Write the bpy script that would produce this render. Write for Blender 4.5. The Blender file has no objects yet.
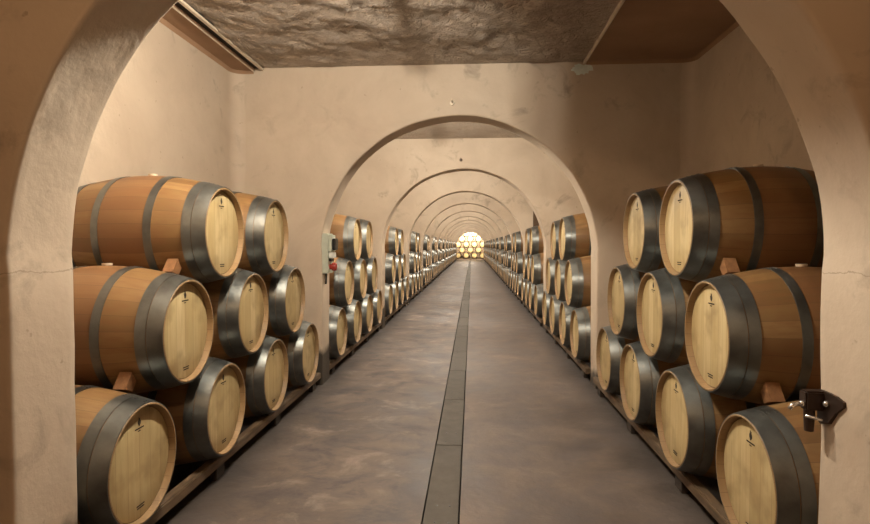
import bpy, bmesh, math, random
from mathutils import Vector, Matrix, noise
R = random.Random(7)
C = bpy.context.scene.collection
S = bpy.context.scene
PI = math.pi

# ------------------------------------------------------------ dimensions
NB = 14                      # bays seen down the tunnel
D0, PER, TH = 1.876, 4.124, 0.328
AW, SPR, AH = 1.449, 1.403, 2.852   # arch half width, spring height, crown height
XW = 2.40                    # side walls
ZC = 3.395                   # ceiling
HALF = 0.475                 # barrel half length
RB, RH = 0.359, 0.281        # bilge and head radius

# ------------------------------------------------------------ materials
def new_mat(name):
    m = bpy.data.materials.new(name); m.use_nodes = True
    nt = m.node_tree
    return m, nt, nt.nodes['Principled BSDF']

def N(nt, t, **k):
    n = nt.nodes.new(t)
    for a, b in k.items():
        if a.startswith('i_'):
            key = a[2:]
            key = int(key) if key.isdigit() else key.replace('_', ' ')
            n.inputs[key].default_value = b
        else:
            setattr(n, a, b)
    return n

def ramp(nt, fac, stops, interp='LINEAR'):
    r = nt.nodes.new('ShaderNodeValToRGB'); r.color_ramp.interpolation = interp
    e = r.color_ramp.elements
    while len(e) < len(stops): e.new(0.5)
    for x, (p, c) in zip(e, stops):
        x.position = p; x.color = (c[0], c[1], c[2], 1) if hasattr(c, '__len__') else (c, c, c, 1)
    nt.links.new(fac, r.inputs[0])
    return r.outputs[0]

def mix(nt, fac, a, b, mode='MIX'):
    n = nt.nodes.new('ShaderNodeMix'); n.data_type = 'RGBA'; n.blend_type = mode
    for sock, v in ((n.inputs[0], fac), (n.inputs[6], a), (n.inputs[7], b)):
        if isinstance(v, (int, float)): sock.default_value = v
        elif isinstance(v, tuple): sock.default_value = (*v, 1)
        else: nt.links.new(v, sock)
    return n.outputs[2]

def mth(nt, op, a, b=0.0, c=None):
    n = nt.nodes.new('ShaderNodeMath'); n.operation = op
    vals = [a, b] + ([c] if c is not None else [])
    for i, v in enumerate(vals):
        if isinstance(v, (int, float)): n.inputs[i].default_value = v
        else: nt.links.new(v, n.inputs[i])
    return n.outputs[0]

def noise_tex(nt, vec, scale, detail=4, rough=0.55, dist=0.0):
    n = N(nt, 'ShaderNodeTexNoise')
    n.inputs['Scale'].default_value = scale; n.inputs['Detail'].default_value = detail
    n.inputs['Roughness'].default_value = rough; n.inputs['Distortion'].default_value = dist
    nt.links.new(vec, n.inputs['Vector'])
    return n.outputs['Fac']

def coords(nt, scale=None):
    t = nt.nodes.new('ShaderNodeTexCoord'); v = t.outputs['Object']
    if scale:
        m = nt.nodes.new('ShaderNodeMapping'); m.inputs['Scale'].default_value = scale
        nt.links.new(v, m.inputs[0]); v = m.outputs[0]
    return v

def bump(nt, bs, h, strength, dist, prev=None):
    b = nt.nodes.new('ShaderNodeBump'); b.inputs['Strength'].default_value = strength
    b.inputs['Distance'].default_value = dist
    nt.links.new(h, b.inputs['Height'])
    if prev is not None: nt.links.new(prev, b.inputs['Normal'])
    nt.links.new(b.outputs[0], bs.inputs['Normal'])
    return b.outputs[0]

def mat_plaster():
    m, nt, bs = new_mat('limewashed_plaster')
    v = coords(nt)
    big = noise_tex(nt, v, 1.1, 5, 0.6, 0.4)
    col = ramp(nt, big, [(0.3, (0.50, 0.385, 0.285)), (0.5, (0.575, 0.455, 0.34)), (0.7, (0.63, 0.51, 0.39))])
    # scuffs and grey smudges
    sm = noise_tex(nt, v, 3.3, 6, 0.62, 0.6)
    sm2 = noise_tex(nt, v, 0.7, 2, 0.5)
    msk = mth(nt, 'MULTIPLY', ramp(nt, sm, [(0.56, 0.0), (0.70, 1.0)]), ramp(nt, sm2, [(0.42, 0.1), (0.62, 1.0)]))
    col = mix(nt, mth(nt, 'MULTIPLY', msk, 0.75), col, (0.30, 0.23, 0.17))
    pit = noise_tex(nt, v, 19, 3, 0.5)
    col = mix(nt, mth(nt, 'MULTIPLY', ramp(nt, pit, [(0.71, 0.0), (0.76, 1.0)]), 0.45), col, (0.25, 0.17, 0.11))
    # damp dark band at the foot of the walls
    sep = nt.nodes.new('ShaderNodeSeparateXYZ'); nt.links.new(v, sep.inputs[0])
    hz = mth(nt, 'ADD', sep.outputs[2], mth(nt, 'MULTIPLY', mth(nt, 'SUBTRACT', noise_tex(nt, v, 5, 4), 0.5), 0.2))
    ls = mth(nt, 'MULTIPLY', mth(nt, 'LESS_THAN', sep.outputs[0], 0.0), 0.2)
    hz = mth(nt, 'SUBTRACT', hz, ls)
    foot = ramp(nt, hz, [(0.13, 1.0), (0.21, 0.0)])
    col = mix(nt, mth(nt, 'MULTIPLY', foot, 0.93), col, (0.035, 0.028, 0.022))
    # hairline crack where the nearest arch springs from its jambs
    cz = mth(nt, 'ADD', mth(nt, 'SUBTRACT', sep.outputs[2], 1.402), mth(nt, 'MULTIPLY', mth(nt, 'SUBTRACT', noise_tex(nt, v, 7, 5, 0.7), 0.5), 0.07))
    ck = mth(nt, 'MULTIPLY', mth(nt, 'LESS_THAN', mth(nt, 'ABSOLUTE', cz), 0.0025), mth(nt, 'MULTIPLY', mth(nt, 'LESS_THAN', sep.outputs[1], 2.3), mth(nt, 'LESS_THAN', mth(nt, 'ABSOLUTE', sep.outputs[0]), 1.5)))
    col = mix(nt, mth(nt, 'MULTIPLY', ck, 0.45), col, (0.20, 0.14, 0.09))
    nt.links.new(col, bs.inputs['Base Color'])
    bs.inputs['Roughness'].default_value = 0.58
    bs.inputs['Specular IOR Level'].default_value = 0.25
    n1 = bump(nt, bs, noise_tex(nt, v, 2.6, 3, 0.5, 0.3), 0.4, 0.03)
    n2 = bump(nt, bs, noise_tex(nt, v, 26, 4, 0.6), 0.35, 0.006, n1)
    return m

def mat_ceiling_rough():
    m, nt, bs = new_mat('rough_trowelled_concrete')
    v = coords(nt, (1.0, 1.0, 1.0))
    wz = noise_tex(nt, v, 3.2, 6, 0.62, 1.6)
    ridge = mth(nt, 'ABSOLUTE', mth(nt, 'SUBTRACT', noise_tex(nt, v, 8.5, 7, 0.6, 1.3), 0.5))
    rg = ramp(nt, ridge, [(0.0, 1.0), (0.10, 0.35), (0.3, 0.0)])
    col = ramp(nt, noise_tex(nt, v, 2.0, 5), [(0.3, (0.52, 0.40, 0.30)), (0.7, (0.68, 0.54, 0.42))])
    sep = nt.nodes.new('ShaderNodeSeparateXYZ'); nt.links.new(coords(nt), sep.inputs[0])
    nt.links.new(col, bs.inputs['Base Color'])
    bs.inputs['Roughness'].default_value = 0.27
    bs.inputs['Specular IOR Level'].default_value = 0.55
    n1 = bump(nt, bs, wz, 1.0, 0.07)
    bump(nt, bs, rg, 1.0, 0.026, n1)
    return m

def mat_panel():
    m, nt, bs = new_mat('smooth_brown_ceiling_board')
    v = coords(nt)
    col = ramp(nt, noise_tex(nt, v, 1.7, 5), [(0.3, (0.30, 0.17, 0.095)), (0.7, (0.40, 0.24, 0.14))])
    nt.links.new(col, bs.inputs['Base Color'])
    bs.inputs['Roughness'].default_value = 0.7
    bump(nt, bs, noise_tex(nt, v, 5, 4), 0.3, 0.01)
    return m

def mat_floor():
    m, nt, bs = new_mat('worn_concrete_floor')
    v = coords(nt)
    a = noise_tex(nt, v, 1.5, 10, 0.7, 0.5)
    b = noise_tex(nt, coords(nt, (1.0, 1.2, 1)), 2.6, 8, 0.66, 0.5)
    col = ramp(nt, a, [(0.28, (0.068, 0.050, 0.040)), (0.45, (0.120, 0.088, 0.069)), (0.6, (0.165, 0.122, 0.095)), (0.75, (0.26, 0.198, 0.152))])
    col = mix(nt, mth(nt, 'MULTIPLY', ramp(nt, b, [(0.40, 1.0), (0.56, 0.0)]), 0.5), col, (0.085, 0.07, 0.068))
    # whitish wear and dark spill marks, mostly left of the drain
    sep = nt.nodes.new('ShaderNodeSeparateXYZ'); nt.links.new(v, sep.inputs[0])
    left = ramp(nt, mth(nt, 'MULTIPLY', sep.outputs[0], -1.0), [(0.0, 0.25), (0.35, 1.0)])
    c = noise_tex(nt, coords(nt, (1.1, 1.2, 1)), 2.1, 10, 0.68, 0.5)
    col = mix(nt, mth(nt, 'MULTIPLY', mth(nt, 'MULTIPLY', ramp(nt, c, [(0.55, 0.0), (0.72, 1.0)]), left), 0.4), col, (0.46, 0.36, 0.29))
    col = mix(nt, mth(nt, 'MULTIPLY', mth(nt, 'MULTIPLY', ramp(nt, c, [(0.38, 1.0), (0.50, 0.0)]), left), 0.8), col, (0.06, 0.05, 0.05))
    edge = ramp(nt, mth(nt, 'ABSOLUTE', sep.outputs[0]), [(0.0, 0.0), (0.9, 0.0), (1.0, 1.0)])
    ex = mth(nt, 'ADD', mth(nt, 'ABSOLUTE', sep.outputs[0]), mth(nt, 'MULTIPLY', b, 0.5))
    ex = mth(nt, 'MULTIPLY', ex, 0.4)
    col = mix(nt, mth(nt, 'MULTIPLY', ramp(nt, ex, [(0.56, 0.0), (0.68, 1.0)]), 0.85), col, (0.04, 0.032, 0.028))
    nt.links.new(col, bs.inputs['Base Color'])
    nt.links.new(ramp(nt, a, [(0.3, 0.48), (0.7, 0.72)]), bs.inputs['Roughness'])
    bs.inputs['Specular IOR Level'].default_value = 0.28
    n1 = bump(nt, bs, noise_tex(nt, v, 3.2, 5, 0.55, 0.2), 0.4, 0.03)
    bump(nt, bs, noise_tex(nt, v, 40, 3), 0.2, 0.003, n1)
    return m

def mat_drain():
    m, nt, bs = new_mat('grey_cast_drain_cover')
    v = coords(nt)
    oi = nt.nodes.new('ShaderNodeObjectInfo')
    col = ramp(nt, noise_tex(nt, v, 7, 6), [(0.3, (0.075, 0.064, 0.052)), (0.7, (0.14, 0.12, 0.098))])
    col = mix(nt, oi.outputs['Random'], col, (0.085, 0.073, 0.06), 'MIX')
    col = mix(nt, 0.35, col, ramp(nt, noise_tex(nt, v, 2.5, 6), [(0.35, (0.08, 0.07, 0.06)), (0.65, (0.12, 0.10, 0.08))]))
    nt.links.new(col, bs.inputs['Base Color'])
    bs.inputs['Roughness'].default_value = 0.7
    bs.inputs['Specular IOR Level'].default_value = 0.15
    bump(nt, bs, noise_tex(nt, v, 22, 5), 0.3, 0.005)
    return m

def mat_stave():
    m, nt, bs = new_mat('oak_staves')
    tc = nt.nodes.new('ShaderNodeTexCoord')
    oi = nt.nodes.new('ShaderNodeObjectInfo')
    sep = nt.nodes.new('ShaderNodeSeparateXYZ'); nt.links.new(tc.outputs['Object'], sep.inputs[0])
    ang = mth(nt, 'ARCTAN2', sep.outputs[1], mth(nt, 'SUBTRACT', sep.outputs[2], RB))
    st = mth(nt, 'MULTIPLY', mth(nt, 'ADD', ang, PI), 26 / (2 * PI))
    idx = mth(nt, 'FLOOR', st)
    fr = mth(nt, 'FRACT', st)
    wn = nt.nodes.new('ShaderNodeTexWhiteNoise'); wn.noise_dimensions = '2D'
    cb = nt.nodes.new('ShaderNodeCombineXYZ'); nt.links.new(idx, cb.inputs[0]); nt.links.new(oi.outputs['Random'], cb.inputs[1])
    nt.links.new(cb.outputs[0], wn.inputs['Vector'])
    col = ramp(nt, wn.outputs['Value'], [(0.0, (0.16, 0.084, 0.028)), (0.5, (0.215, 0.118, 0.041)), (1.0, (0.29, 0.17, 0.066))])
    mp = nt.nodes.new('ShaderNodeMapping'); mp.inputs['Scale'].default_value = (0.5, 6, 6)
    off = nt.nodes.new('ShaderNodeCombineXYZ'); nt.links.new(mth(nt, 'MULTIPLY', oi.outputs['Random'], 20), off.inputs[0])
    nt.links.new(off.outputs[0], mp.inputs['Location']); nt.links.new(tc.outputs['Object'], mp.inputs[0])
    g = noise_tex(nt, mp.outputs[0], 6, 6, 0.6)
    col = mix(nt, ramp(nt, g, [(0.35, 0.55), (0.6, 0.0)]), col, (0.20, 0.085, 0.03))
    # wine stained middle between the bilge hoops, scorched tone at the far end
    d = mth(nt, 'ABSOLUTE', sep.outputs[0])
    mid = ramp(nt, mth(nt, 'ADD', d, mth(nt, 'MULTIPLY', g, 0.03)), [(0.14, 0.5), (0.19, 0.0)])
    col = mix(nt, mid, col, (0.20, 0.085, 0.035))
    col = mix(nt, mth(nt, 'GREATER_THAN', d, HALF - 0.055), col, (0.30, 0.185, 0.085))
    joint = mth(nt, 'LESS_THAN', mth(nt, 'ABSOLUTE', mth(nt, 'SUBTRACT', fr, 0.5)), 0.485)
    col = mix(nt, mth(nt, 'MULTIPLY', mth(nt, 'SUBTRACT', 1.0, joint), 0.6), col, (0.10, 0.045, 0.02))
    nt.links.new(col, bs.inputs['Base Color'])
    bs.inputs['Roughness'].default_value = 0.5
    bump(nt, bs, g, 0.15, 0.004)
    return m

def mat_head():
    m, nt, bs = new_mat('pale_oak_head')
    tc = nt.nodes.new('ShaderNodeTexCoord')
    oi = nt.nodes.new('ShaderNodeObjectInfo')
    sep = nt.nodes.new('ShaderNodeSeparateXYZ'); nt.links.new(tc.outputs['Object'], sep.inputs[0])
    st = mth(nt, 'MULTIPLY', mth(nt, 'ADD', sep.outputs[1], 1.0), 11.0)
    wn = nt.nodes.new('ShaderNodeTexWhiteNoise'); wn.noise_dimensions = '2D'
    cb = nt.nodes.new('ShaderNodeCombineXYZ'); nt.links.new(mth(nt, 'FLOOR', st), cb.inputs[0]); nt.links.new(oi.outputs['Random'], cb.inputs[1])
    nt.links.new(cb.outputs[0], wn.inputs['Vector'])
    col = ramp(nt, wn.outputs['Value'], [(0.0, (0.47, 0.345, 0.16)), (0.5, (0.54, 0.41, 0.20)), (1.0, (0.61, 0.475, 0.25))])
    mp = nt.nodes.new('ShaderNodeMapping'); mp.inputs['Scale'].default_value = (8, 8, 0.9)
    off = nt.nodes.new('ShaderNodeCombineXYZ'); nt.links.new(mth(nt, 'MULTIPLY', oi.outputs['Random'], 37), off.inputs[2]); nt.links.new(mth(nt, 'MULTIPLY', oi.outputs['Random'], 11), off.inputs[1])
    nt.links.new(off.outputs[0], mp.inputs['Location']); nt.links.new(tc.outputs['Object'], mp.inputs[0])
    g = noise_tex(nt, mp.outputs[0], 5, 6, 0.6)
    col = mix(nt, ramp(nt, g, [(0.38, 0.4), (0.6, 0.0)]), col, (0.42, 0.27, 0.11))
    mp2 = nt.nodes.new('ShaderNodeMapping'); nt.links.new(off.outputs[0], mp2.inputs['Location']); nt.links.new(tc.outputs['Object'], mp2.inputs[0])
    s2 = noise_tex(nt, mp2.outputs[0], 5.5, 3, 0.5)
    col = mix(nt, ramp(nt, s2, [(0.50, 0.0), (0.70, 0.65)]), col, (0.28, 0.185, 0.08))
    fr = mth(nt, 'ABSOLUTE', mth(nt, 'SUBTRACT', mth(nt, 'FRACT', st), 0.5))
    col = mix(nt, mth(nt, 'MULTIPLY', mth(nt, 'GREATER_THAN', fr, 0.48), 0.45), col, (0.25, 0.15, 0.06))
    # dark croze line round the rim of the head
    zz = mth(nt, 'SUBTRACT', sep.outputs[2], RB)
    rad = mth(nt, 'SQRT', mth(nt, 'ADD', mth(nt, 'MULTIPLY', sep.outputs[1], sep.outputs[1]), mth(nt, 'MULTIPLY', zz, zz)))
    col = mix(nt, mth(nt, 'MULTIPLY', mth(nt, 'GREATER_THAN', rad, RH - 0.0205), 0.85), col, (0.10, 0.055, 0.025))
    nt.links.new(col, bs.inputs['Base Color'])
    bs.inputs['Roughness'].default_value = 0.55
    bump(nt, bs, g, 0.1, 0.003)
    return m

def mat_hoop():
    m, nt, bs = new_mat('galvanised_steel_hoop')
    tc = nt.nodes.new('ShaderNodeTexCoord'); oi = nt.nodes.new('ShaderNodeObjectInfo')
    off = nt.nodes.new('ShaderNodeCombineXYZ'); nt.links.new(mth(nt, 'MULTIPLY', oi.outputs['Random'], 23), off.inputs[1])
    mp = nt.nodes.new('ShaderNodeMapping'); nt.links.new(off.outputs[0], mp.inputs['Location']); nt.links.new(tc.outputs['Object'], mp.inputs[0])
    g = noise_tex(nt, mp.outputs[0], 6, 5, 0.6)
    col = ramp(nt, g, [(0.3, (0.115, 0.118, 0.11)), (0.7, (0.215, 0.22, 0.205))])
    nt.links.new(col, bs.inputs['Base Color'])
    bs.inputs['Metallic'].default_value = 0.85
    nt.links.new(ramp(nt, g, [(0.3, 0.30), (0.7, 0.48)]), bs.inputs['Roughness'])
    bump(nt, bs, g, 0.12, 0.004)
    return m

def mat_wood(name, a, b, rough=0.65):
    m, nt, bs = new_mat(name)
    g = noise_tex(nt, coords(nt, (7, 1, 7)), 5, 5, 0.6)
    nt.links.new(ramp(nt, g, [(0.3, a), (0.7, b)]), bs.inputs['Base Color'])
    bs.inputs['Roughness'].default_value = rough
    bump(nt, bs, g, 0.2, 0.004)
    return m

def mat_simple(name, col, rough=0.5, metal=0.0, var=0.12, emit=None):
    m, nt, bs = new_mat(name)
    g = noise_tex(nt, coords(nt), 12, 4)
    lo = tuple(c * (1 - var) for c in col); hi = tuple(min(1, c * (1 + var)) for c in col)
    nt.links.new(ramp(nt, g, [(0.3, lo), (0.7, hi)]), bs.inputs['Base Color'])
    bs.inputs['Roughness'].default_value = rough; bs.inputs['Metallic'].default_value = metal
    if emit:
        bs.inputs['Emission Color'].default_value = (*emit[0], 1); bs.inputs['Emission Strength'].default_value = emit[1]
    return m

M_PL = mat_plaster(); M_CE = mat_ceiling_rough(); M_PA = mat_panel(); M_FL = mat_floor(); M_DR = mat_drain()
M_ST = mat_stave(); M_HD = mat_head(); M_HP = mat_hoop()
M_RAIL = mat_wood('damp_timber', (0.07, 0.043, 0.024), (0.19, 0.12, 0.065))
M_BLK = mat_wood('dark_damp_block', (0.02, 0.013, 0.009), (0.05, 0.032, 0.02))
M_CHK = mat_wood('orange_wooden_wedge', (0.17, 0.075, 0.028), (0.29, 0.135, 0.052))
M_TRIM = mat_simple('pale_painted_trim', (0.72, 0.60, 0.45), 0.4)
M_DARK = mat_simple('dark_recess', (0.02, 0.013, 0.009), 0.9)
M_INK = mat_simple('branded_black_mark', (0.03, 0.02, 0.012), 0.8)
M_BUNG = mat_simple('pale_silicone_bung', (0.72, 0.58, 0.42), 0.5)
M_GREY = mat_simple('grey_green_enclosure', (0.52, 0.53, 0.42), 0.45)
M_BLACK = mat_simple('black_plastic', (0.015, 0.015, 0.014), 0.35)
M_RED = mat_simple('red_plastic', (0.33, 0.03, 0.018), 0.35)
M_WHITE = mat_simple('white_plastic', (0.75, 0.74, 0.66), 0.4)
M_IRON = mat_simple('dark_rusty_iron', (0.055, 0.032, 0.022), 0.5, 0.6)
M_CHROME = mat_simple('bright_worn_steel', (0.75, 0.72, 0.68), 0.25, 0.9)
M_STRIP = mat_wood('dark_brown_board', (0.06, 0.032, 0.014), (0.12, 0.065, 0.03))  # for the tall dark strip in the third bay
M_COOL = mat_simple('lit_cool_tube', (0.8, 0.8, 0.8), 0.3, emit=((0.85, 1.0, 0.93), 6))
M_WARM = mat_simple('lit_warm_bulb', (0.8, 0.8, 0.7), 0.3, emit=((1.0, 0.72, 0.42), 6))
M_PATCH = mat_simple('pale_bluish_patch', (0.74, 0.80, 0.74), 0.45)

# ------------------------------------------------------------ mesh helpers
def obj(name, bm, mats, parent=None, smooth=False, angle=None):
    me = bpy.data.meshes.new(name)
    bmesh.ops.recalc_face_normals(bm, faces=bm.faces[:])
    bm.to_mesh(me); bm.free()
    for m in (mats if isinstance(mats, (list, tuple)) else [mats]): me.materials.append(m)
    if smooth:
        me.polygons.foreach_set('use_smooth', [True] * len(me.polygons))
        if angle: me.set_sharp_from_angle(angle=angle)
    me.update()
    o = bpy.data.objects.new(name, me); C.objects.link(o)
    if parent: o.parent = parent
    return o

def empty(name, loc, rz=0.0):
    o = bpy.data.objects.new(name, None); o.empty_display_size = 0.1
    C.objects.link(o); o.location = loc; o.rotation_euler = (0, 0, rz)
    return o

def tag(o, label, cat, group=None, kind=None):
    if label: o['label'] = label
    if cat: o['category'] = cat
    if group: o['group'] = group
    if kind: o['kind'] = kind
    return o

def struct(o, label=None):
    o['kind'] = 'structure'
    if label: o['label'] = label; o['category'] = o.name.split('_')[0]
    return o

def box(bm, x0, x1, y0, y1, z0, z1, mi=0, bev=0.0):
    r = bmesh.ops.create_cube(bm, size=1)
    for v in r['verts']:
        v.co = Vector((x0 + (v.co.x + .5) * (x1 - x0), y0 + (v.co.y + .5) * (y1 - y0), z0 + (v.co.z + .5) * (z1 - z0)))
    fs = {f for v in r['verts'] for f in v.link_faces}
    for f in fs: f.material_index = mi
    if bev:
        es = {e for v in r['verts'] for e in v.link_edges}
        bmesh.ops.bevel(bm, geom=list(es), offset=bev, segments=2, affect='EDGES')

def tube(bm, pts, r, n=10, mi=0):
    rings = []
    for i, p in enumerate(pts):
        p = Vector(p)
        a = Vector(pts[max(i - 1, 0)]); b = Vector(pts[min(i + 1, len(pts) - 1)])
        t = (b - a).normalized()
        up = Vector((0, 0, 1)) if abs(t.z) < 0.9 else Vector((1, 0, 0))
        u = t.cross(up).normalized(); w = t.cross(u)
        rr = r[i] if isinstance(r, (list, tuple)) else r
        rings.append([bm.verts.new(p + u * rr * math.cos(k * 2 * PI / n) + w * rr * math.sin(k * 2 * PI / n)) for k in range(n)])
    for a, b in zip(rings, rings[1:]):
        for k in range(n):
            bm.faces.new((a[k], a[(k + 1) % n], b[(k + 1) % n], b[k])).material_index = mi
    bm.faces.new(rings[0]).material_index = mi; bm.faces.new(rings[-1][::-1]).material_index = mi

def lathe(bm, prof, n, closed=False, mi=0, cz=RB, cap0=False, cap1=False):
    """profile of (x, r) turned about the x axis at height cz"""
    rings = [[bm.verts.new((x, r * math.sin(k * 2 * PI / n), cz + r * math.cos(k * 2 * PI / n))) for k in range(n)] for x, r in prof]
    prs = list(zip(rings, rings[1:])) + ([(rings[-1], rings[0])] if closed else [])
    for a, b in prs:
        for k in range(n):
            bm.faces.new((a[k], a[(k + 1) % n], b[(k + 1) % n], b[k])).material_index = mi
    if cap0: bm.faces.new(rings[0]).material_index = mi
    if cap1: bm.faces.new(rings[-1][::-1]).material_index = mi

def RAD(x):
    t = min(1, abs(x) / HALF)
    return RH + (RB - RH) * (1 - t ** 1.9)

# ------------------------------------------------------------ barrel (its head faces +x, origin under the middle)
def bm_staves(n, seg):
    bm = bmesh.new()
    e = 0.004
    prof = [(-HALF + 0.040, RH - 0.017), (-HALF, RH - 0.009), (-HALF, RAD(HALF) - 0.003)]
    for i in range(seg + 1):
        x = -HALF + e + (2 * HALF - 2 * e) * i / seg
        prof.append((x, RAD(x)))
    prof += [(HALF, RAD(HALF) - 0.003), (HALF, RH - 0.009), (HALF - 0.040, RH - 0.017)]
    lathe(bm, prof, n)
    return bm

HX = HALF - 0.031
def bm_head(n, s=1, mi=0, bm=None):
    bm = bm or bmesh.new()
    rr = RH - 0.0162
    lathe(bm, [(s * (HX - 0.016), rr), (s * (HX - 0.003), rr), (s * HX, rr - 0.006), (s * HX, 0.12), (s * HX, 0.02)], n, mi=mi, cap0=True, cap1=True)
    return bm

def bm_hoop(x0, x1, n, mi=0, bm=None, rivet=True, t=0.0032):
    bm = bm or bmesh.new()
    xs = [x0 + (x1 - x0) * i / 3 for i in range(4)]
    prof = [(x, RAD(x) + t + 0.0006) for x in xs]
    prof = [(x0, RAD(x0) - 0.001)] + prof + [(x1, RAD(x1) - 0.001)]
    lathe(bm, prof, n, mi=mi)
    if rivet:
        xm = (x0 + x1) / 2
        for k, aa in ((-1, 0.07), (1, 0.13)):
            for dx in (-0.3, 0.3):
                x = xm + dx * (x1 - x0); r = RAD(x) + t
                mt = Matrix.Translation((x, r * math.sin(aa), RB + r * math.cos(aa))) @ Matrix.Diagonal((0.0055, 0.0055, 0.0035, 1))
                q = bmesh.ops.create_icosphere(bm, subdivisions=1, radius=1, matrix=mt)
                for v in q['verts']:
                    for f in v.link_faces: f.material_index = mi
    return bm

HOOPS = [(HALF - 0.076, HALF - 0.002), (HALF - 0.130, HALF - 0.080), (0.136, 0.180)]
ALLH = HOOPS + [(-b, -a) for a, b in HOOPS]

def bm_mark(foot):
    """leaf emblem with a line of tiny strokes under it, or the two short lines near the foot"""
    bm = bmesh.new(); rr = random.Random(3)
    x0, x1 = HX + 0.0002, HX + 0.0016
    def plate(poly):
        a = [bm.verts.new((x1, y, z + RB)) for y, z in poly]; b = [bm.verts.new((x0, y, z + RB)) for y, z in poly]
        bm.faces.new(a); bm.faces.new(b[::-1])
        for k in range(len(poly)):
            bm.faces.new((a[k], b[k], b[(k + 1) % len(poly)], a[(k + 1) % len(poly)]))
    def strokes(y0, y1, z, h):
        y = y0
        while y < y1:
            w = rr.uniform(0.003, 0.006)
            plate([(y, z), (y + w, z), (y + w, z + h), (y, z + h)]); y += w + 0.0024
    if not foot:
        leaf = [(0, .158), (.010, .166), (.017, .178), (.015, .190), (.008, .197), (.010, .207), (.002, .203), (-.003, .213), (-.007, .198), (-.014, .190), (-.012, .176), (-.006, .166)]
        plate([(y * 0.8, z * 0.8 + 0.050) for y, z in leaf])
        strokes(-.034, .034, .163, .006); strokes(-.010, .010, .152, .004)
    else:
        strokes(-.030, .030, -.205, .0055); strokes(-.026, .026, -.217, .0055)
    return bm

def make_barrel():
    root = empty('wine_barrel', (0, 0, 0))
    obj('staves', bm_staves(64, 26), M_ST, root, True, 0.7)
    h = obj('head', bm_head(64), M_HD, root, True, 0.5)
    obj('leaf_mark', bm_mark(False), M_INK, h); obj('foot_lettering', bm_mark(True), M_INK, h)
    obj('head', bm_head(48, -1), M_HD, root, True, 0.5)
    for a, b in ALLH: obj('hoop', bm_hoop(a, b, 64), M_HP, root, True, 0.7)
    bm = bmesh.new()
    bmesh.ops.create_cone(bm, cap_ends=True, segments=20, radius1=0.026, radius2=0.028, depth=0.012, matrix=Matrix.Translation((0, 0, 2 * RB + 0.0065)))
    obj('bung', bm, M_BUNG, root, True, 0.6)
    return root

def kids(o): return [c for c in C.objects if c.parent == o]
def far_barrel_mesh(n, seg, hoops):
    bm = bm_staves(n, seg)
    bm_head(n, 1, 1, bm); bm_head(n, -1, 1, bm)
    for a, b in hoops: bm_hoop(a, b, n, 2, bm, False)
    o = obj('wine_barrel', bm, [M_ST, M_HD, M_HP], None, True, 0.6)
    return o

proto = make_barrel()
tree = [(c, [g for g in C.objects if g.parent == c]) for c in kids(proto)]
proto_far = far_barrel_mesh(32, 12, ALLH)
used_near = used_far = False

def place_barrel(x, y, z, rz, label, group, near):
    """z is the height of the barrel's axis"""
    global used_near, used_far
    if near:
        if not used_near: o = proto; used_near = True
        else:
            o = proto.copy(); C.objects.link(o)
            for c, gs in tree:
                d = c.copy(); C.objects.link(d); d.parent = o
                for g in gs:
                    e = g.copy(); C.objects.link(e); e.parent = d
    else:
        if not used_far: o = proto_far; used_far = True
        else: o = proto_far.copy(); C.objects.link(o)
    o.location = (x, y, z - RB); o.rotation_euler = (0, 0, rz)
    tag(o, label, 'barrel', group)
    return o

# ------------------------------------------------------------ where the barrels lie
BL = [[2.589, 3.500, 4.440, 5.372], [3.042, 3.962, 4.905], [3.510, 4.432]]
BR = [[2.570, 3.470, 4.372, 5.262], [3.012, 3.912, 4.810], [3.462, 4.352]]
ZR = [0.466]
ORD = ['first', 'second', 'third', 'fourth', 'fifth', 'sixth', 'seventh', 'eighth', 'ninth', 'tenth', 'eleventh', 'twelfth', 'thirteenth', 'fourteenth']
ROW = ['bottom', 'middle', 'top']
POS = {4: ['nearest', 'second', 'third', 'farthest'], 3: ['nearest', 'middle', 'farthest'], 2: ['nearer', 'farther']}
CNT = {4: 'of four', 3: 'of three', 2: 'of two'}
chock_spots = []
for bay in range(NB):
    for side, rows in ((-1, BL), (1, BR)):
        xh = -1.391 if side < 0 else 1.344
        sd = 'left' if side < 0 else 'right'
        prev = None
        for r, ys in enumerate(rows):
            cur = []
            for i, y in enumerate(ys):
                if bay:
                    yy = BL[r][i] - 0.0 + (0.02 if side > 0 else 0) + R.uniform(-0.012, 0.012)
                else: yy = y
                yy += PER * bay
                if r == 0: zz = 0.466
                else:
                    (ya, za), (yb, zb) = prev[i], prev[i + 1]
                    # rest in the hollow between the two barrels below
                    L = 2 * (RB + 0.0035)
                    d = math.hypot(yb - ya, zb - za)
                    hh = math.sqrt(L * L - d * d / 4)
                    yy = (ya + yb) / 2 - hh * (zb - za) / d; zz = (za + zb) / 2 + hh * (yb - ya) / d
                cur.append((yy, zz))
                x = (xh + side * HALF) + side * R.uniform(-0.004, 0.014)
                n = len(ys)
                if bay == 0:
                    look = {0: 'oak barrel with grey hoops', 1: 'oak barrel', 2: 'oak barrel with leaf mark'}[r]
                    label = f'{look} in {ROW[r]} row of the {sd} foreground stack, {POS[n][i]} {CNT[n]}'
                else:
                    label = f'oak barrel, {ROW[r]} row, {POS[n][i]} {CNT[n]}, {sd} side of {ORD[bay]} bay'
                place_barrel(x, yy, zz, 0 if side < 0 else PI, label, f'barrels stacked on the {sd} of the {ORD[bay]} bay', bay < 4)
                if bay == 0 and r > 0: chock_spots.append((side, x, prev[i], (yy, zz), r, i, sd))
            prev = cur

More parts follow.
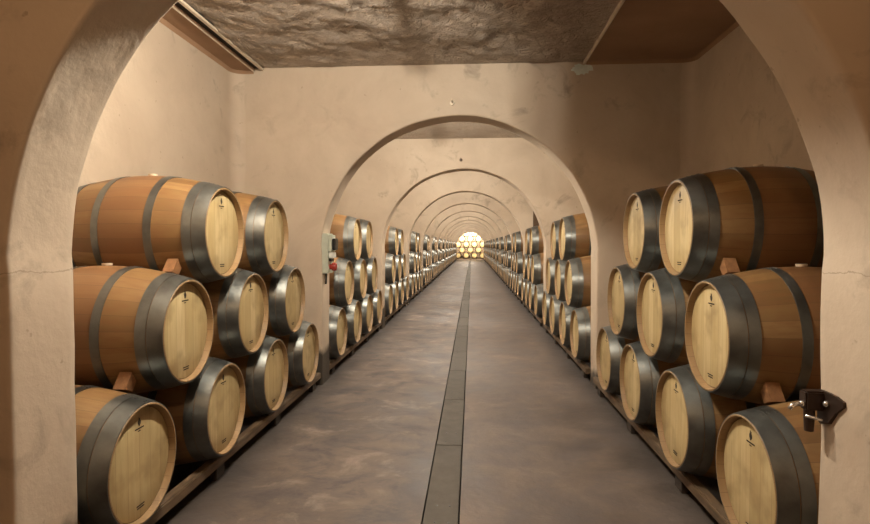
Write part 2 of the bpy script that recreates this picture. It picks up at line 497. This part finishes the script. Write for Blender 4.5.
# lit stack across the end of the tunnel, heads towards the viewer
YE = 60.9
prev = None
for r in range(5):
    n = 4 if r % 2 == 0 else 3
    cur = []
    for i in range(n):
        x = -0.02 + (i - (n - 1) / 2) * 0.87
        z = 0.466 if r == 0 else prev[0][1] + math.sqrt((2 * RB + 0.006) ** 2 - 0.435 ** 2)
        cur.append((x, z))
        nm = {4: ['leftmost', 'second from left', 'third from left', 'rightmost'], 3: ['left', 'centre', 'right']}[n][i]
        place_barrel(x, YE + HALF, z, -PI / 2, f'brightly lit barrel in the stack at tunnel end, {ORD[r]} row up, {nm}', 'lit barrels across the tunnel end', False)
    prev = cur

for j, off in enumerate((0.125, 0.825)):
    bm = bmesh.new(); box(bm, -2.1, 2.1, YE + off - 0.045, YE + off + 0.045, 0.0, 0.466 - RAD(HALF - 0.186) - 0.0045, bev=0.006)
    tag(obj('timber_rail', bm, M_RAIL), f'timber rail across the tunnel under {"front" if j == 0 else "back"} of the lit end stack', 'rail')

# ------------------------------------------------------------ chocks wedged between the foreground barrels
for (side, x, (ya, za), (yb, zb), r, i, sd) in chock_spots:
    if i > 0: continue
    # crevice on the viewer's side of the contact between lower and upper barrel
    th = math.atan2(zb - za, yb - ya)
    cy, cz = (ya + yb) / 2, (za + zb) / 2
    out = Vector((0, -math.sin(th), math.cos(th)))    # away from the contact, up and towards the viewer
    al = Vector((0, math.cos(th), math.sin(th)))
    bm = bmesh.new()
    L0, L1 = 0.060, 0.125
    RX = RAD(0.25)
    def gap(t): return (RB + 0.0035) - math.sqrt(RX * RX - t * t)
    w = 0.032
    vs = []
    for t in (L0, (L0 + L1) / 2, L1):
        g = gap(t) - 0.003
        for sx, sg in ((-w, -1), (w, -1), (w, 1), (-w, 1)):
            vs.append(bm.verts.new((sx, *(out * t + al * g * sg)[1:])))
    for a in (0, 4):
        for k in range(4): bm.faces.new((vs[a + k], vs[a + (k + 1) % 4], vs[a + 4 + (k + 1) % 4], vs[a + 4 + k]))
    bm.faces.new(vs[0:4]); bm.faces.new(vs[8:12])
    o = obj('wooden_wedge', bm, M_CHK); o.location = (x - side * 0.285, cy, cz)
    tag(o, f'orange wooden wedge under the nearest {ROW[r]} row barrel, {sd} foreground stack', 'wedge', 'wedges between foreground barrels')

# ------------------------------------------------------------ timber rails the stacks lie on
for bay in range(NB):
    for side, sd in ((-1, 'left'), (1, 'right')):
        xh = -1.391 if side < 0 else 1.344
        for j, off in enumerate((0.095, 0.855)):
            xc = xh + side * off
            top = 0.466 - RAD(HALF - (0.095 + 0.03 + 0.016)) - 0.0045
            ya, yb = D0 + TH + 0.03 + PER * bay, D0 + PER - 0.03 + PER * bay
            bm = bmesh.new(); box(bm, xc - 0.03, xc + 0.03, ya, yb, top - 0.062, top, bev=0.006)
            o = empty('timber_rail', (xc, (ya + yb) / 2, 0))
            b_ = obj('beam', bm, M_RAIL, o); b_.location = (-xc, -(ya + yb) / 2, 0)
            for q in range(4):
                yq = (ya + yb) / 2 + (q - 1.5) * 1.1
                bm = bmesh.new(); box(bm, -0.022 + side * 0.004, 0.022 + side * 0.004, yq - 0.06 - (ya + yb) / 2, yq + 0.06 - (ya + yb) / 2, 0.0, top - 0.0625, bev=0.004)
                obj('block', bm, M_BLK, o)
            tag(o, f'dark timber rail under {"front" if j == 0 else "back"} of {sd} barrel stack, {ORD[bay]} bay', 'rail', 'timber rails under the stacks')

# ------------------------------------------------------------ arch walls
def arch_profile(n, w=AW, spr=SPR, r=AW):
    pts = []
    for i in range(9): pts.append((-w, spr * i / 9))
    for i in range(n + 1):
        a = PI - PI * i / n
        pts.append((r * math.cos(a), spr + r * math.sin(a)))
    for i in range(9): pts.append((w, spr * (8 - i) / 9))
    return pts

def rect_point(x, z):
    """matching point on the outer rectangle for an arch point"""
    if z <= SPR: return (math.copysign(XW + 0.1, x), z)
    a = math.atan2(z - SPR, x)
    H = ZC + 0.12 - SPR; W = XW + 0.1
    ca, sa = math.cos(a), math.sin(a)
    t = min(W / abs(ca) if abs(ca) > 1e-6 else 1e9, H / sa if sa > 1e-6 else 1e9)
    return (t * ca, SPR + t * sa)

def arch_wall(y0, fine=False):
    n = 72 if fine else 44
    pts = arch_profile(n)
    bev = 0.018
    bm = bmesh.new()
    rows = []
    # radial factors on a face (1 = outer rectangle, 0 = rounded edge) then across the thickness
    fr = [1, 0.75, 0.5, 0.3, 0.15, 0.06]
    th = TH
    def wob(x, y, z, amp):
        if amp == 0: return 0
        return amp * noise.noise(Vector((x * 1.7, y * 1.7 + 3, z * 1.7))) + amp * 0.5 * noise.noise(Vector((x * 5, y * 5, z * 5)))
    amp = 0.010 if fine else 0.010
    nt_ = 10 if fine else 4
    loops = [('f', f) for f in fr] + [('b', k) for k in range(4)] + [('t', (k + 1) / nt_) for k in range(nt_ - 1)] + [('c', k) for k in range(4)] + [('r', f) for f in fr[::-1]]
    for kind, f in loops:
        row = []
        for (x, z) in pts:
            ox, oz = rect_point(x, z)
            d = Vector((ox - x, 0, oz - z)).normalized()
            if kind == 'f': p = Vector((x + (ox - x) * f, y0, z + (oz - z) * f)); 
            elif kind == 'r': p = Vector((x + (ox - x) * f, y0 + th, z + (oz - z) * f))
            elif kind == 'b':
                a = f / 3 * PI / 2; p = Vector((x, y0, z)) + d * bev * (1 - math.sin(a)) + Vector((0, bev * (1 - math.cos(a)), 0))
            elif kind == 'c':
                a = f / 3 * PI / 2; p = Vector((x, y0 + th, z)) + d * bev * (1 - math.cos(a)) - Vector((0, bev * (1 - math.sin(a)), 0))
            else: p = Vector((x, y0 + bev + (th - 2 * bev) * f, z))
            if kind in 'btc' or (kind in 'fr' and f < 1):
                if kind in 'btc':
                    w_ = wob(p.x, p.y, p.z, amp)
                    p -= d * w_ * (1.0 if p.z > 0.01 else 1.0)
                    if fine and z > SPR + 0.005: p += d * 0.006   # the jamb steps at the springing
                else:
                    p.y += wob(p.x, p.y, p.z, amp * 0.6) * (1 if kind == 'f' else -1)
            if z < 0.001: p.z = 0
            row.append(bm.verts.new(p))
        rows.append(row)
    for a, b in zip(rows, rows[1:]):
        for k in range(len(pts) - 1):
            bm.faces.new((a[k], a[k + 1], b[k + 1], b[k]))
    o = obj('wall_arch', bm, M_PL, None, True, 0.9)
    return struct(o)

for k in range(NB + 1): arch_wall(D0 + PER * k, fine=(k < 3))

# ------------------------------------------------------------ side walls (rounded into the cross walls), floor, ceiling
YB, YEND = -2.25, 63.6
def side_wall(side):
    bm = bmesh.new(); r = 0.13
    path = []
    y = YB
    path.append((XW, y))
    for k in range(NB + 1):
        y1 = D0 + PER * k
        path.append((XW, y1 - r))
        for i in range(1, 7):
            a = i / 6 * PI / 2; path.append((XW - r * (1 - math.cos(a)), y1 - r + r * math.sin(a)))
        path.append((XW - r, y1 + TH * 0.5)); path.append((XW, y1 + TH * 0.5))
    path.append((XW, YEND))
    zs = [0, 0.6, 1.2, 1.8, 2.4, 2.9, ZC + 0.1]
    cols = [[bm.verts.new((side * (x + 0.012 * noise.noise(Vector((y * .8, z, side)))), y, z)) for z in zs] for x, y in path]
    for a, b in zip(cols, cols[1:]):
        for k in range(len(zs) - 1): bm.faces.new((a[k], a[k + 1], b[k + 1], b[k]))
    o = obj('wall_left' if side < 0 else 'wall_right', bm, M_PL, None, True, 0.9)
    return struct(o)
side_wall(-1); side_wall(1)

bm = bmesh.new(); box(bm, -XW - .1, XW + .1, YB - .15, YB, 0, ZC + .1); struct(obj('wall_back', bm, M_PL))
bm = bmesh.new(); box(bm, -XW - .1, XW + .1, YEND, YEND + .15, 0, ZC + .1); struct(obj('wall_end', bm, M_PL))

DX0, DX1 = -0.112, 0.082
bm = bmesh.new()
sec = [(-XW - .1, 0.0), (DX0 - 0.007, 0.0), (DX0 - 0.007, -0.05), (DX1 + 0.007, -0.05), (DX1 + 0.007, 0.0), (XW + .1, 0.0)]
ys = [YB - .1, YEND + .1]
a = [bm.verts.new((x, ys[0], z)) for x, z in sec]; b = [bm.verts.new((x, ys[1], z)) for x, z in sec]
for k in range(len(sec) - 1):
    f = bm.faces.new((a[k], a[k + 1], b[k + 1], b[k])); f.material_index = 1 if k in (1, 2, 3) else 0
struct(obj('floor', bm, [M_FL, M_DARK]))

# ceiling: rough centre field, smooth lower boards along both walls
XL0, XR0 = -2.07, 1.30
bm = bmesh.new()
nx, ny = 90, 60
def zc(x, y):
    q = noise.fractal(Vector((x * 2.4, y * 2.4, 1.7)), 0.9, 2.1, 5)
    q2 = abs(noise.noise(Vector((x * 5 + 2 * q, y * 5 + 2 * q, 5))))
    return ZC - 0.004 + 0.020 * q - 0.014 * (1 - q2) ** 3
gx = [XL0 + (XR0 - XL0) * i / nx for i in range(nx + 1)]
gy = [2.1 + (6.1 - 2.1) * j / 100 for j in range(101)]
def edge_fade(y): return min(1, max(0, (6.0 - y) / 0.22))
grid = [[bm.verts.new((x, y, ZC - 0.006 + (zc(x, y) - ZC + 0.006) * 1.3 * edge_fade(y))) for x in gx] for y in gy]
for r0, r1 in zip(grid, grid[1:]):
    for k in range(nx): bm.faces.new((r0[k], r0[k + 1], r1[k + 1], r1[k]))
for (ya, yb) in ((YB - .1, 2.1), (6.1, YEND + .1)):
    q = [bm.verts.new((x, y, ZC - 0.006)) for x, y in ((XL0, ya), (XR0, ya), (XR0, yb), (XL0, yb))]; bm.faces.new(q)
struct(obj('ceiling', bm, M_CE, None, True))

for side in (-1, 1):
    bm = bmesh.new()
    if side < 0: box(bm, -XW - .1, -2.165, YB - .1, YEND + .1, ZC - 0.035, ZC + 0.05)
    else: box(bm, XR0, XW + .1, YB - .1, YEND + .1, ZC - 0.008, ZC + 0.05)
    struct(obj('ceiling_left' if side < 0 else 'ceiling_right', bm, M_PA))
bm = bmesh.new(); box(bm, -2.17, XL0 + 0.005, YB - .1, YEND + .1, ZC - 0.012, ZC + 0.05); struct(obj('ceiling_slot', bm, M_DARK))
tn = 0
def trim(x0, x1, z0, z1, y0, y1, m):
    global tn
    bm = bmesh.new(); box(bm, x0, x1, y0, y1, z0, z1, bev=0.003); tn += 1
    struct(obj(f'trim_{tn}', bm, m))
for k in range(-1, NB + 1):
    y0 = (D0 + TH + PER * k) if k >= 0 else YB; y1 = D0 + PER * (k + 1) if k < NB else YEND
    y0 += 0.002; y1 -= 0.002
    if k > 1: continue
    trim(-2.092, -2.060, ZC - 0.036, ZC - 0.0125, y0, y1, M_TRIM)
    trim(-2.180, -2.166, ZC - 0.046, ZC - 0.0355, y0, y1, M_TRIM)
    trim(XR0 - 0.012, XR0 + 0.010, ZC - 0.040, ZC - 0.006, y0, y1, M_TRIM)
    # cove lip between the left board and the wall, bending round the corner
    for side in (-1, 1):
        bm = bmesh.new(); r = 0.13; zt = ZC - (0.036 if side < 0 else 0.009)
        path = [(XW, y0), (XW, y1 - r)]
        for i in range(1, 9):
            a = i / 8 * PI / 2; path.append((XW - r * (1 - math.cos(a)), y1 - r + r * math.sin(a)))
        path.append((2.17 if side < 0 else XR0 + 0.02, y1) if (XW - r) > 2.17 or side > 0 else (XW - r - .001, y1))
        rows = []
        for j, (x, y) in enumerate(path):
            dx, dy = (1, 0) if j < 2 else ((math.cos((j - 1) / 8 * PI / 2), math.sin((j - 1) / 8 * PI / 2)) if j < 10 else (0, 1))
            t = 0.028
            rows.append([bm.verts.new((side * (x + dx * 0.02 - dx * q), y + dy * 0.02 - dy * q, z)) for q, z in ((0, zt), (0, zt - 0.030), (0.022, zt - 0.030), (0.020 + t, zt))])
        for a, b in zip(rows, rows[1:]):
            for q in range(3): bm.faces.new((a[q], a[q + 1], b[q + 1], b[q]))
        tn += 1
        struct(obj(f'trim_{tn}', bm, M_PA, None, True, 0.6))

# ------------------------------------------------------------ drain covers
plate_len = 1.276
y = 5.530 - plate_len * 6
k = 0
cov = None
while y < 59.6:
    L = plate_len - 0.008
    bm = bmesh.new(); box(bm, DX0 + 0.002, DX1 - 0.002, 0.0, L, -0.049, -0.003, bev=0.003)
    if cov is None: me = obj('drain_cover', bm, M_DR); cov = me; o = me
    else: bm.free(); o = cov.copy(); C.objects.link(o)
    vis = y > 0.9
    o.location = (R.uniform(-.002, .002), y, R.uniform(-.001, .001))
    o.rotation_euler = (0, 0, R.uniform(-.0012, .0012))
    idx = int(round((y - (5.530 - plate_len * 3)) / plate_len))
    if idx < 0: lab = 'grey drain cover slab in the floor, below the frame, nearest the camera side'
    elif idx < 14: lab = f'long grey drain cover slab in floor centre, {ORD[idx]} from the near edge of photo'
    else: lab = 'grey drain cover slab in the floor, in the distant far half of the tunnel'
    tag(o, lab, 'drain cover', 'drain covers along the floor')
    if 1.0 < y < 9:
        for sx in (-0.045, 0.03):
            for sy in (0.07, 0.27, L - 0.09):
                b2 = bmesh.new()
                bmesh.ops.create_cone(b2, cap_ends=True, segments=10, radius1=0.006, radius2=0.005, depth=0.003, matrix=Matrix.Translation((sx, sy, -0.0016)))
                obj('screw', b2, M_BLACK, o)
    y += plate_len; k += 1

# ------------------------------------------------------------ switch box on the second arch, left jamb
YA = D0 + PER
root = empty('switch_box', (-AW, YA + 0.14, 1.20))
tag(root, 'grey switch box with red emergency button on left jamb of second arch', 'switch box')
bm = bmesh.new(); box(bm, -0.005, 0.066, -0.13, 0.10, 0.0, 0.43, bev=0.006); obj('enclosure', bm, M_GREY, root)
bm = bmesh.new(); box(bm, 0.067, 0.102, -0.12, 0.06, 0.235, 0.415, bev=0.005); cvr = obj('upper_cover', bm, M_GREY, root)
bm = bmesh.new(); box(bm, 0.103, 0.140, -0.10, 0.02, 0.25, 0.375, bev=0.006); obj('black_switch', bm, M_BLACK, cvr)
bm = bmesh.new(); box(bm, 0.067, 0.118, -0.10, 0.02, 0.165, 0.228, bev=0.005); obj('white_socket', bm, M_WHITE, root)
bm = bmesh.new(); box(bm, 0.067, 0.095, -0.10, 0.02, 0.130, 0.160, bev=0.003); obj('base_block', bm, M_BLACK, root)
bm = bmesh.new()
lathe(bm, [(0.0665, 0.03), (0.090, 0.03), (0.092, 0.042), (0.120, 0.046), (0.138, 0.038), (0.144, 0.016)], 24, cz=0.07, cap0=True, cap1=True)
for v in bm.verts: v.co.y -= 0.05
obj('emergency_button', bm, M_RED, root, True, 0.7)
bm = bmesh.new(); tube(bm, [(0.02, -0.03, 0.0), (0.018, -0.03, -0.10), (0.016, -0.03, -0.12)], 0.008, 10); obj('cable', bm, M_BLACK, root, True)

# hooks above the arches
for k, (x, z) in enumerate(((-0.057, 2.988), (-0.042, 3.01))):
    yy = D0 + PER * (k + 1)
    bm = bmesh.new()
    tube(bm, [(0, 0.006, 0), (0, -0.045, 0), (0, -0.062, 0.008), (0, -0.066, 0.028)], 0.008, 10)
    bmesh.ops.create_cone(bm, cap_ends=True, segments=16, radius1=0.028, radius2=0.022, depth=0.014, matrix=Matrix.Translation((0, -0.008, 0)) @ Matrix.Rotation(PI / 2, 4, 'X'))
    o = obj('wall_hook', bm, M_IRON if k else M_TRIM, None, True, 0.6); o.location = (x, yy, z)
    tag(o, 'small pale hook above the crown of the second arch' if k == 0 else 'small dark hook above the crown of the third arch', 'hook')

# painted patch of bluish glow where the ceiling trim meets the second arch wall
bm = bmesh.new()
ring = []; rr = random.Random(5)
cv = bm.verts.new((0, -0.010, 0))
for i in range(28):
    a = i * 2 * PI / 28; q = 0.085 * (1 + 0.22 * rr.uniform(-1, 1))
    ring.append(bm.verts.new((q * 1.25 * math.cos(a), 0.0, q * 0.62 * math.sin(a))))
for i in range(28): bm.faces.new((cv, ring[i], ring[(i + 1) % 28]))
o = obj('glow_patch', bm, M_PATCH, None, True); o.location = (1.275, YA - 0.001, ZC - 0.085)
tag(o, 'pale bluish glow painted on the wall below the ceiling trim', 'patch')

# hinge bracket on the right jamb of the first arch
root = empty('hinge_bracket', (AW, 2.14, 0.90))
tag(root, 'dark iron hinge bracket with bright bolts on right jamb of nearest arch', 'bracket')
bm = bmesh.new()
prof = [(-0.095, 0.040, 0.056), (-0.05, 0.005, 0.066), (-0.01, -0.045, 0.068), (0.035, -0.058, 0.068), (0.055, -0.045, 0.066)]
va = [[bm.verts.new((xx, yy, z)) for z in (zl, zh)] for xx in (-0.012, 0.012) for yy, zl, zh in prof]
n = len(prof)
for i in range(n - 1):
    bm.faces.new((va[i][0], va[i + 1][0], va[i + 1][1], va[i][1])); bm.faces.new((va[n + i][0], va[n + i + 1][0], va[n + i + 1][1], va[n + i][1]))
    for q in (0, 1): bm.faces.new((va[i][q], va[i + 1][q], va[n + i + 1][q], va[n + i][q]))
for i in (0, n - 1): bm.faces.new((va[i][0], va[i][1], va[n + i][1], va[n + i][0]))
obj('strap', bm, M_IRON, root)
bm = bmesh.new(); box(bm, -0.075, 0.0, 0.012, 0.062, -0.005, 0.066, bev=0.006); obj('knuckle', bm, M_IRON, root)
bm = bmesh.new(); tube(bm, [(-0.05, 0.037, -0.085), (-0.05, 0.037, -0.02), (-0.05, 0.037, -0.006)], [0.016, 0.019, 0.019], 14); obj('pin', bm, M_IRON, root, True, 0.6)
bm = bmesh.new(); tube(bm, [(-0.075, 0.03, 0.02), (-0.115, 0.028, 0.012), (-0.125, 0.028, -0.004)], 0.008, 10); obj('latch_ring', bm, M_CHROME, root, True)
for yy, zz, xx in ((-0.01, 0.028, -0.018), (0.03, 0.018, -0.080)):
    bm = bmesh.new(); bmesh.ops.create_uvsphere(bm, u_segments=14, v_segments=8, radius=0.0115, matrix=Matrix.Translation((xx, yy, zz))); obj('bolt', bm, M_CHROME, root, True)
bm = bmesh.new(); tube(bm, [(-0.078, 0.012, -0.022), (-0.05, 0.0, -0.028), (-0.03, -0.01, -0.030)], 0.006, 8); obj('split_pin', bm, M_CHROME, root, True)

# tall dark brown strip before the cross wall, right side of third bay
bm = bmesh.new(); y3 = D0 + PER * 3
box(bm, 1.66, 2.10, y3 - 0.045, y3 - 0.012, 0.0, 2.72, bev=0.003)
o = obj('tall_board', bm, M_STRIP); tag(o, 'tall dark brown strip upright behind the right barrels of the third bay', 'board')  # plain dark brown upright strip

# ------------------------------------------------------------ lamps
def lamp(name, loc, energy, col, size, typ='POINT', rot=None, sy=None, spread=None):
    d = bpy.data.lights.new(name, typ); d.energy = energy; d.color = col
    if typ == 'POINT': d.shadow_soft_size = size
    elif typ == 'AREA':
        d.shape = 'RECTANGLE'; d.size = size; d.size_y = sy
        if spread: d.spread = spread
    o = bpy.data.objects.new(name, d); C.objects.link(o); o.location = loc
    if rot: o.rotation_euler = rot
    return o

LX, LZ = -0.40, 3.16
COOL = (1.0, 0.945, 0.82); WARM = (1.0, 0.66, 0.38)
def tube_fixture(y, e, label, k):
    """bare tube under the ceiling; the first bay has an added light-blocking plate"""
    root = empty('tube_lamp', (LX, y, LZ))
    tag(root, label, 'lamp', 'ceiling tube lamps')
    bm = bmesh.new(); box(bm, -0.025, 0.025, -0.75 if k == 0 else -0.36, 0.23 if k == 0 else 0.36, 0.075, 0.10, bev=0.004); obj('housing', bm, M_TRIM, root)
    if k == 0:
        bm = bmesh.new(); box(bm, 0.22, 0.224, -0.95, 0.24, -0.175, 0.12, bev=0.001); obj('side_shade', bm, M_TRIM, root)  # unseen plate added to keep the tube's light off the right side
        for q in (-0.7, 0.2):
            bm = bmesh.new(); box(bm, 0.0, 0.22, q - 0.008, q + 0.008, 0.084, 0.092); obj('arm', bm, M_IRON, root)  # arm made for the added unseen plate
    for q in ((-1.9, 0.3) if k == 0 else (-1, 1)):
        bm = bmesh.new(); box(bm, -0.02, 0.02, q * 0.35 - 0.008, q * 0.35 + 0.008, 0.025, 0.074, bev=0.002); obj('tube_holder', bm, M_WHITE, root)
        bm = bmesh.new(); tube(bm, [(0.0, q * 0.25, 0.10), (0.0, q * 0.25, ZC - LZ + 0.01)], 0.006, 8); obj('hanger', bm, M_IRON, root, True)
    for q in (-0.50, -0.35, -0.20) if k < 1 else ((-0.22, 0, 0.22) if k < 3 else (0,)):
        lamp('tube_light', (LX, y + q, LZ), e / (3 if k < 3 else 1), COOL, 0.024)
    return root

def bulb_fixture(x, y, z, e, label, col=WARM):
    root = empty('bulb_lamp', (x, y, z)); tag(root, label, 'lamp', 'hanging bulb lamps')
    bm = bmesh.new(); tube(bm, [(0, 0, 0.06), (0, 0, ZC - z - 0.01)], 0.006, 8); obj('flex', bm, M_BLACK, root, True)
    bm = bmesh.new(); tube(bm, [(0, 0, 0.035), (0, 0, 0.095)], 0.02, 14); obj('socket', bm, M_WHITE, root, True, 0.6)
    lamp('bulb_light', (x, y, z - 0.02), e, col, 0.045)
    return root

for k in range(NB):
    nm = ORD[k] + ' bay'
    tube_fixture(3.22 + PER * k, 270 if k == 0 else (250 if k < 3 else 225), f'tube lamp under the ceiling of the {nm}', k)
bulb_fixture(-0.25, -0.35, 3.05, 55, 'warm bare bulb hanging behind the camera')
bulb_fixture(-0.0, 62.4, 3.2, 250, 'added unseen bulb behind the lit end stack, brightening its gaps', COOL)  # unseen lamp added to brighten the gaps between the end barrels
lamp('end_light', (0.0, 60.14, 3.25), 700, (1.0, 0.96, 0.76), 3.2, 'AREA', (math.radians(38), 0, 0), 0.3)

# ------------------------------------------------------------ world, camera, view
w = bpy.data.worlds.new('World'); S.world = w; w.use_nodes = True
w.node_tree.nodes['Background'].inputs[0].default_value = (0.02, 0.015, 0.01, 1); w.node_tree.nodes['Background'].inputs[1].default_value = 0.2
cd = bpy.data.cameras.new('Camera'); cam = bpy.data.objects.new('Camera', cd); C.objects.link(cam)
cd.sensor_fit = 'HORIZONTAL'; cd.sensor_width = 36; cd.lens = 570.07 / 870 * 36; cd.clip_end = 200; cd.clip_start = 0.02
cam.location = (0.1528, 0, 1.5); cam.rotation_euler = (PI / 2 - 0.0289, 0, 0.0646)
S.camera = cam
S.view_settings.view_transform = 'Standard'; S.view_settings.look = 'None'; S.view_settings.gamma = 1
S.view_settings.exposure = 0.0; S.view_settings.use_curve_mapping = False
S.cycles.max_bounces = 8; S.cycles.diffuse_bounces = 2
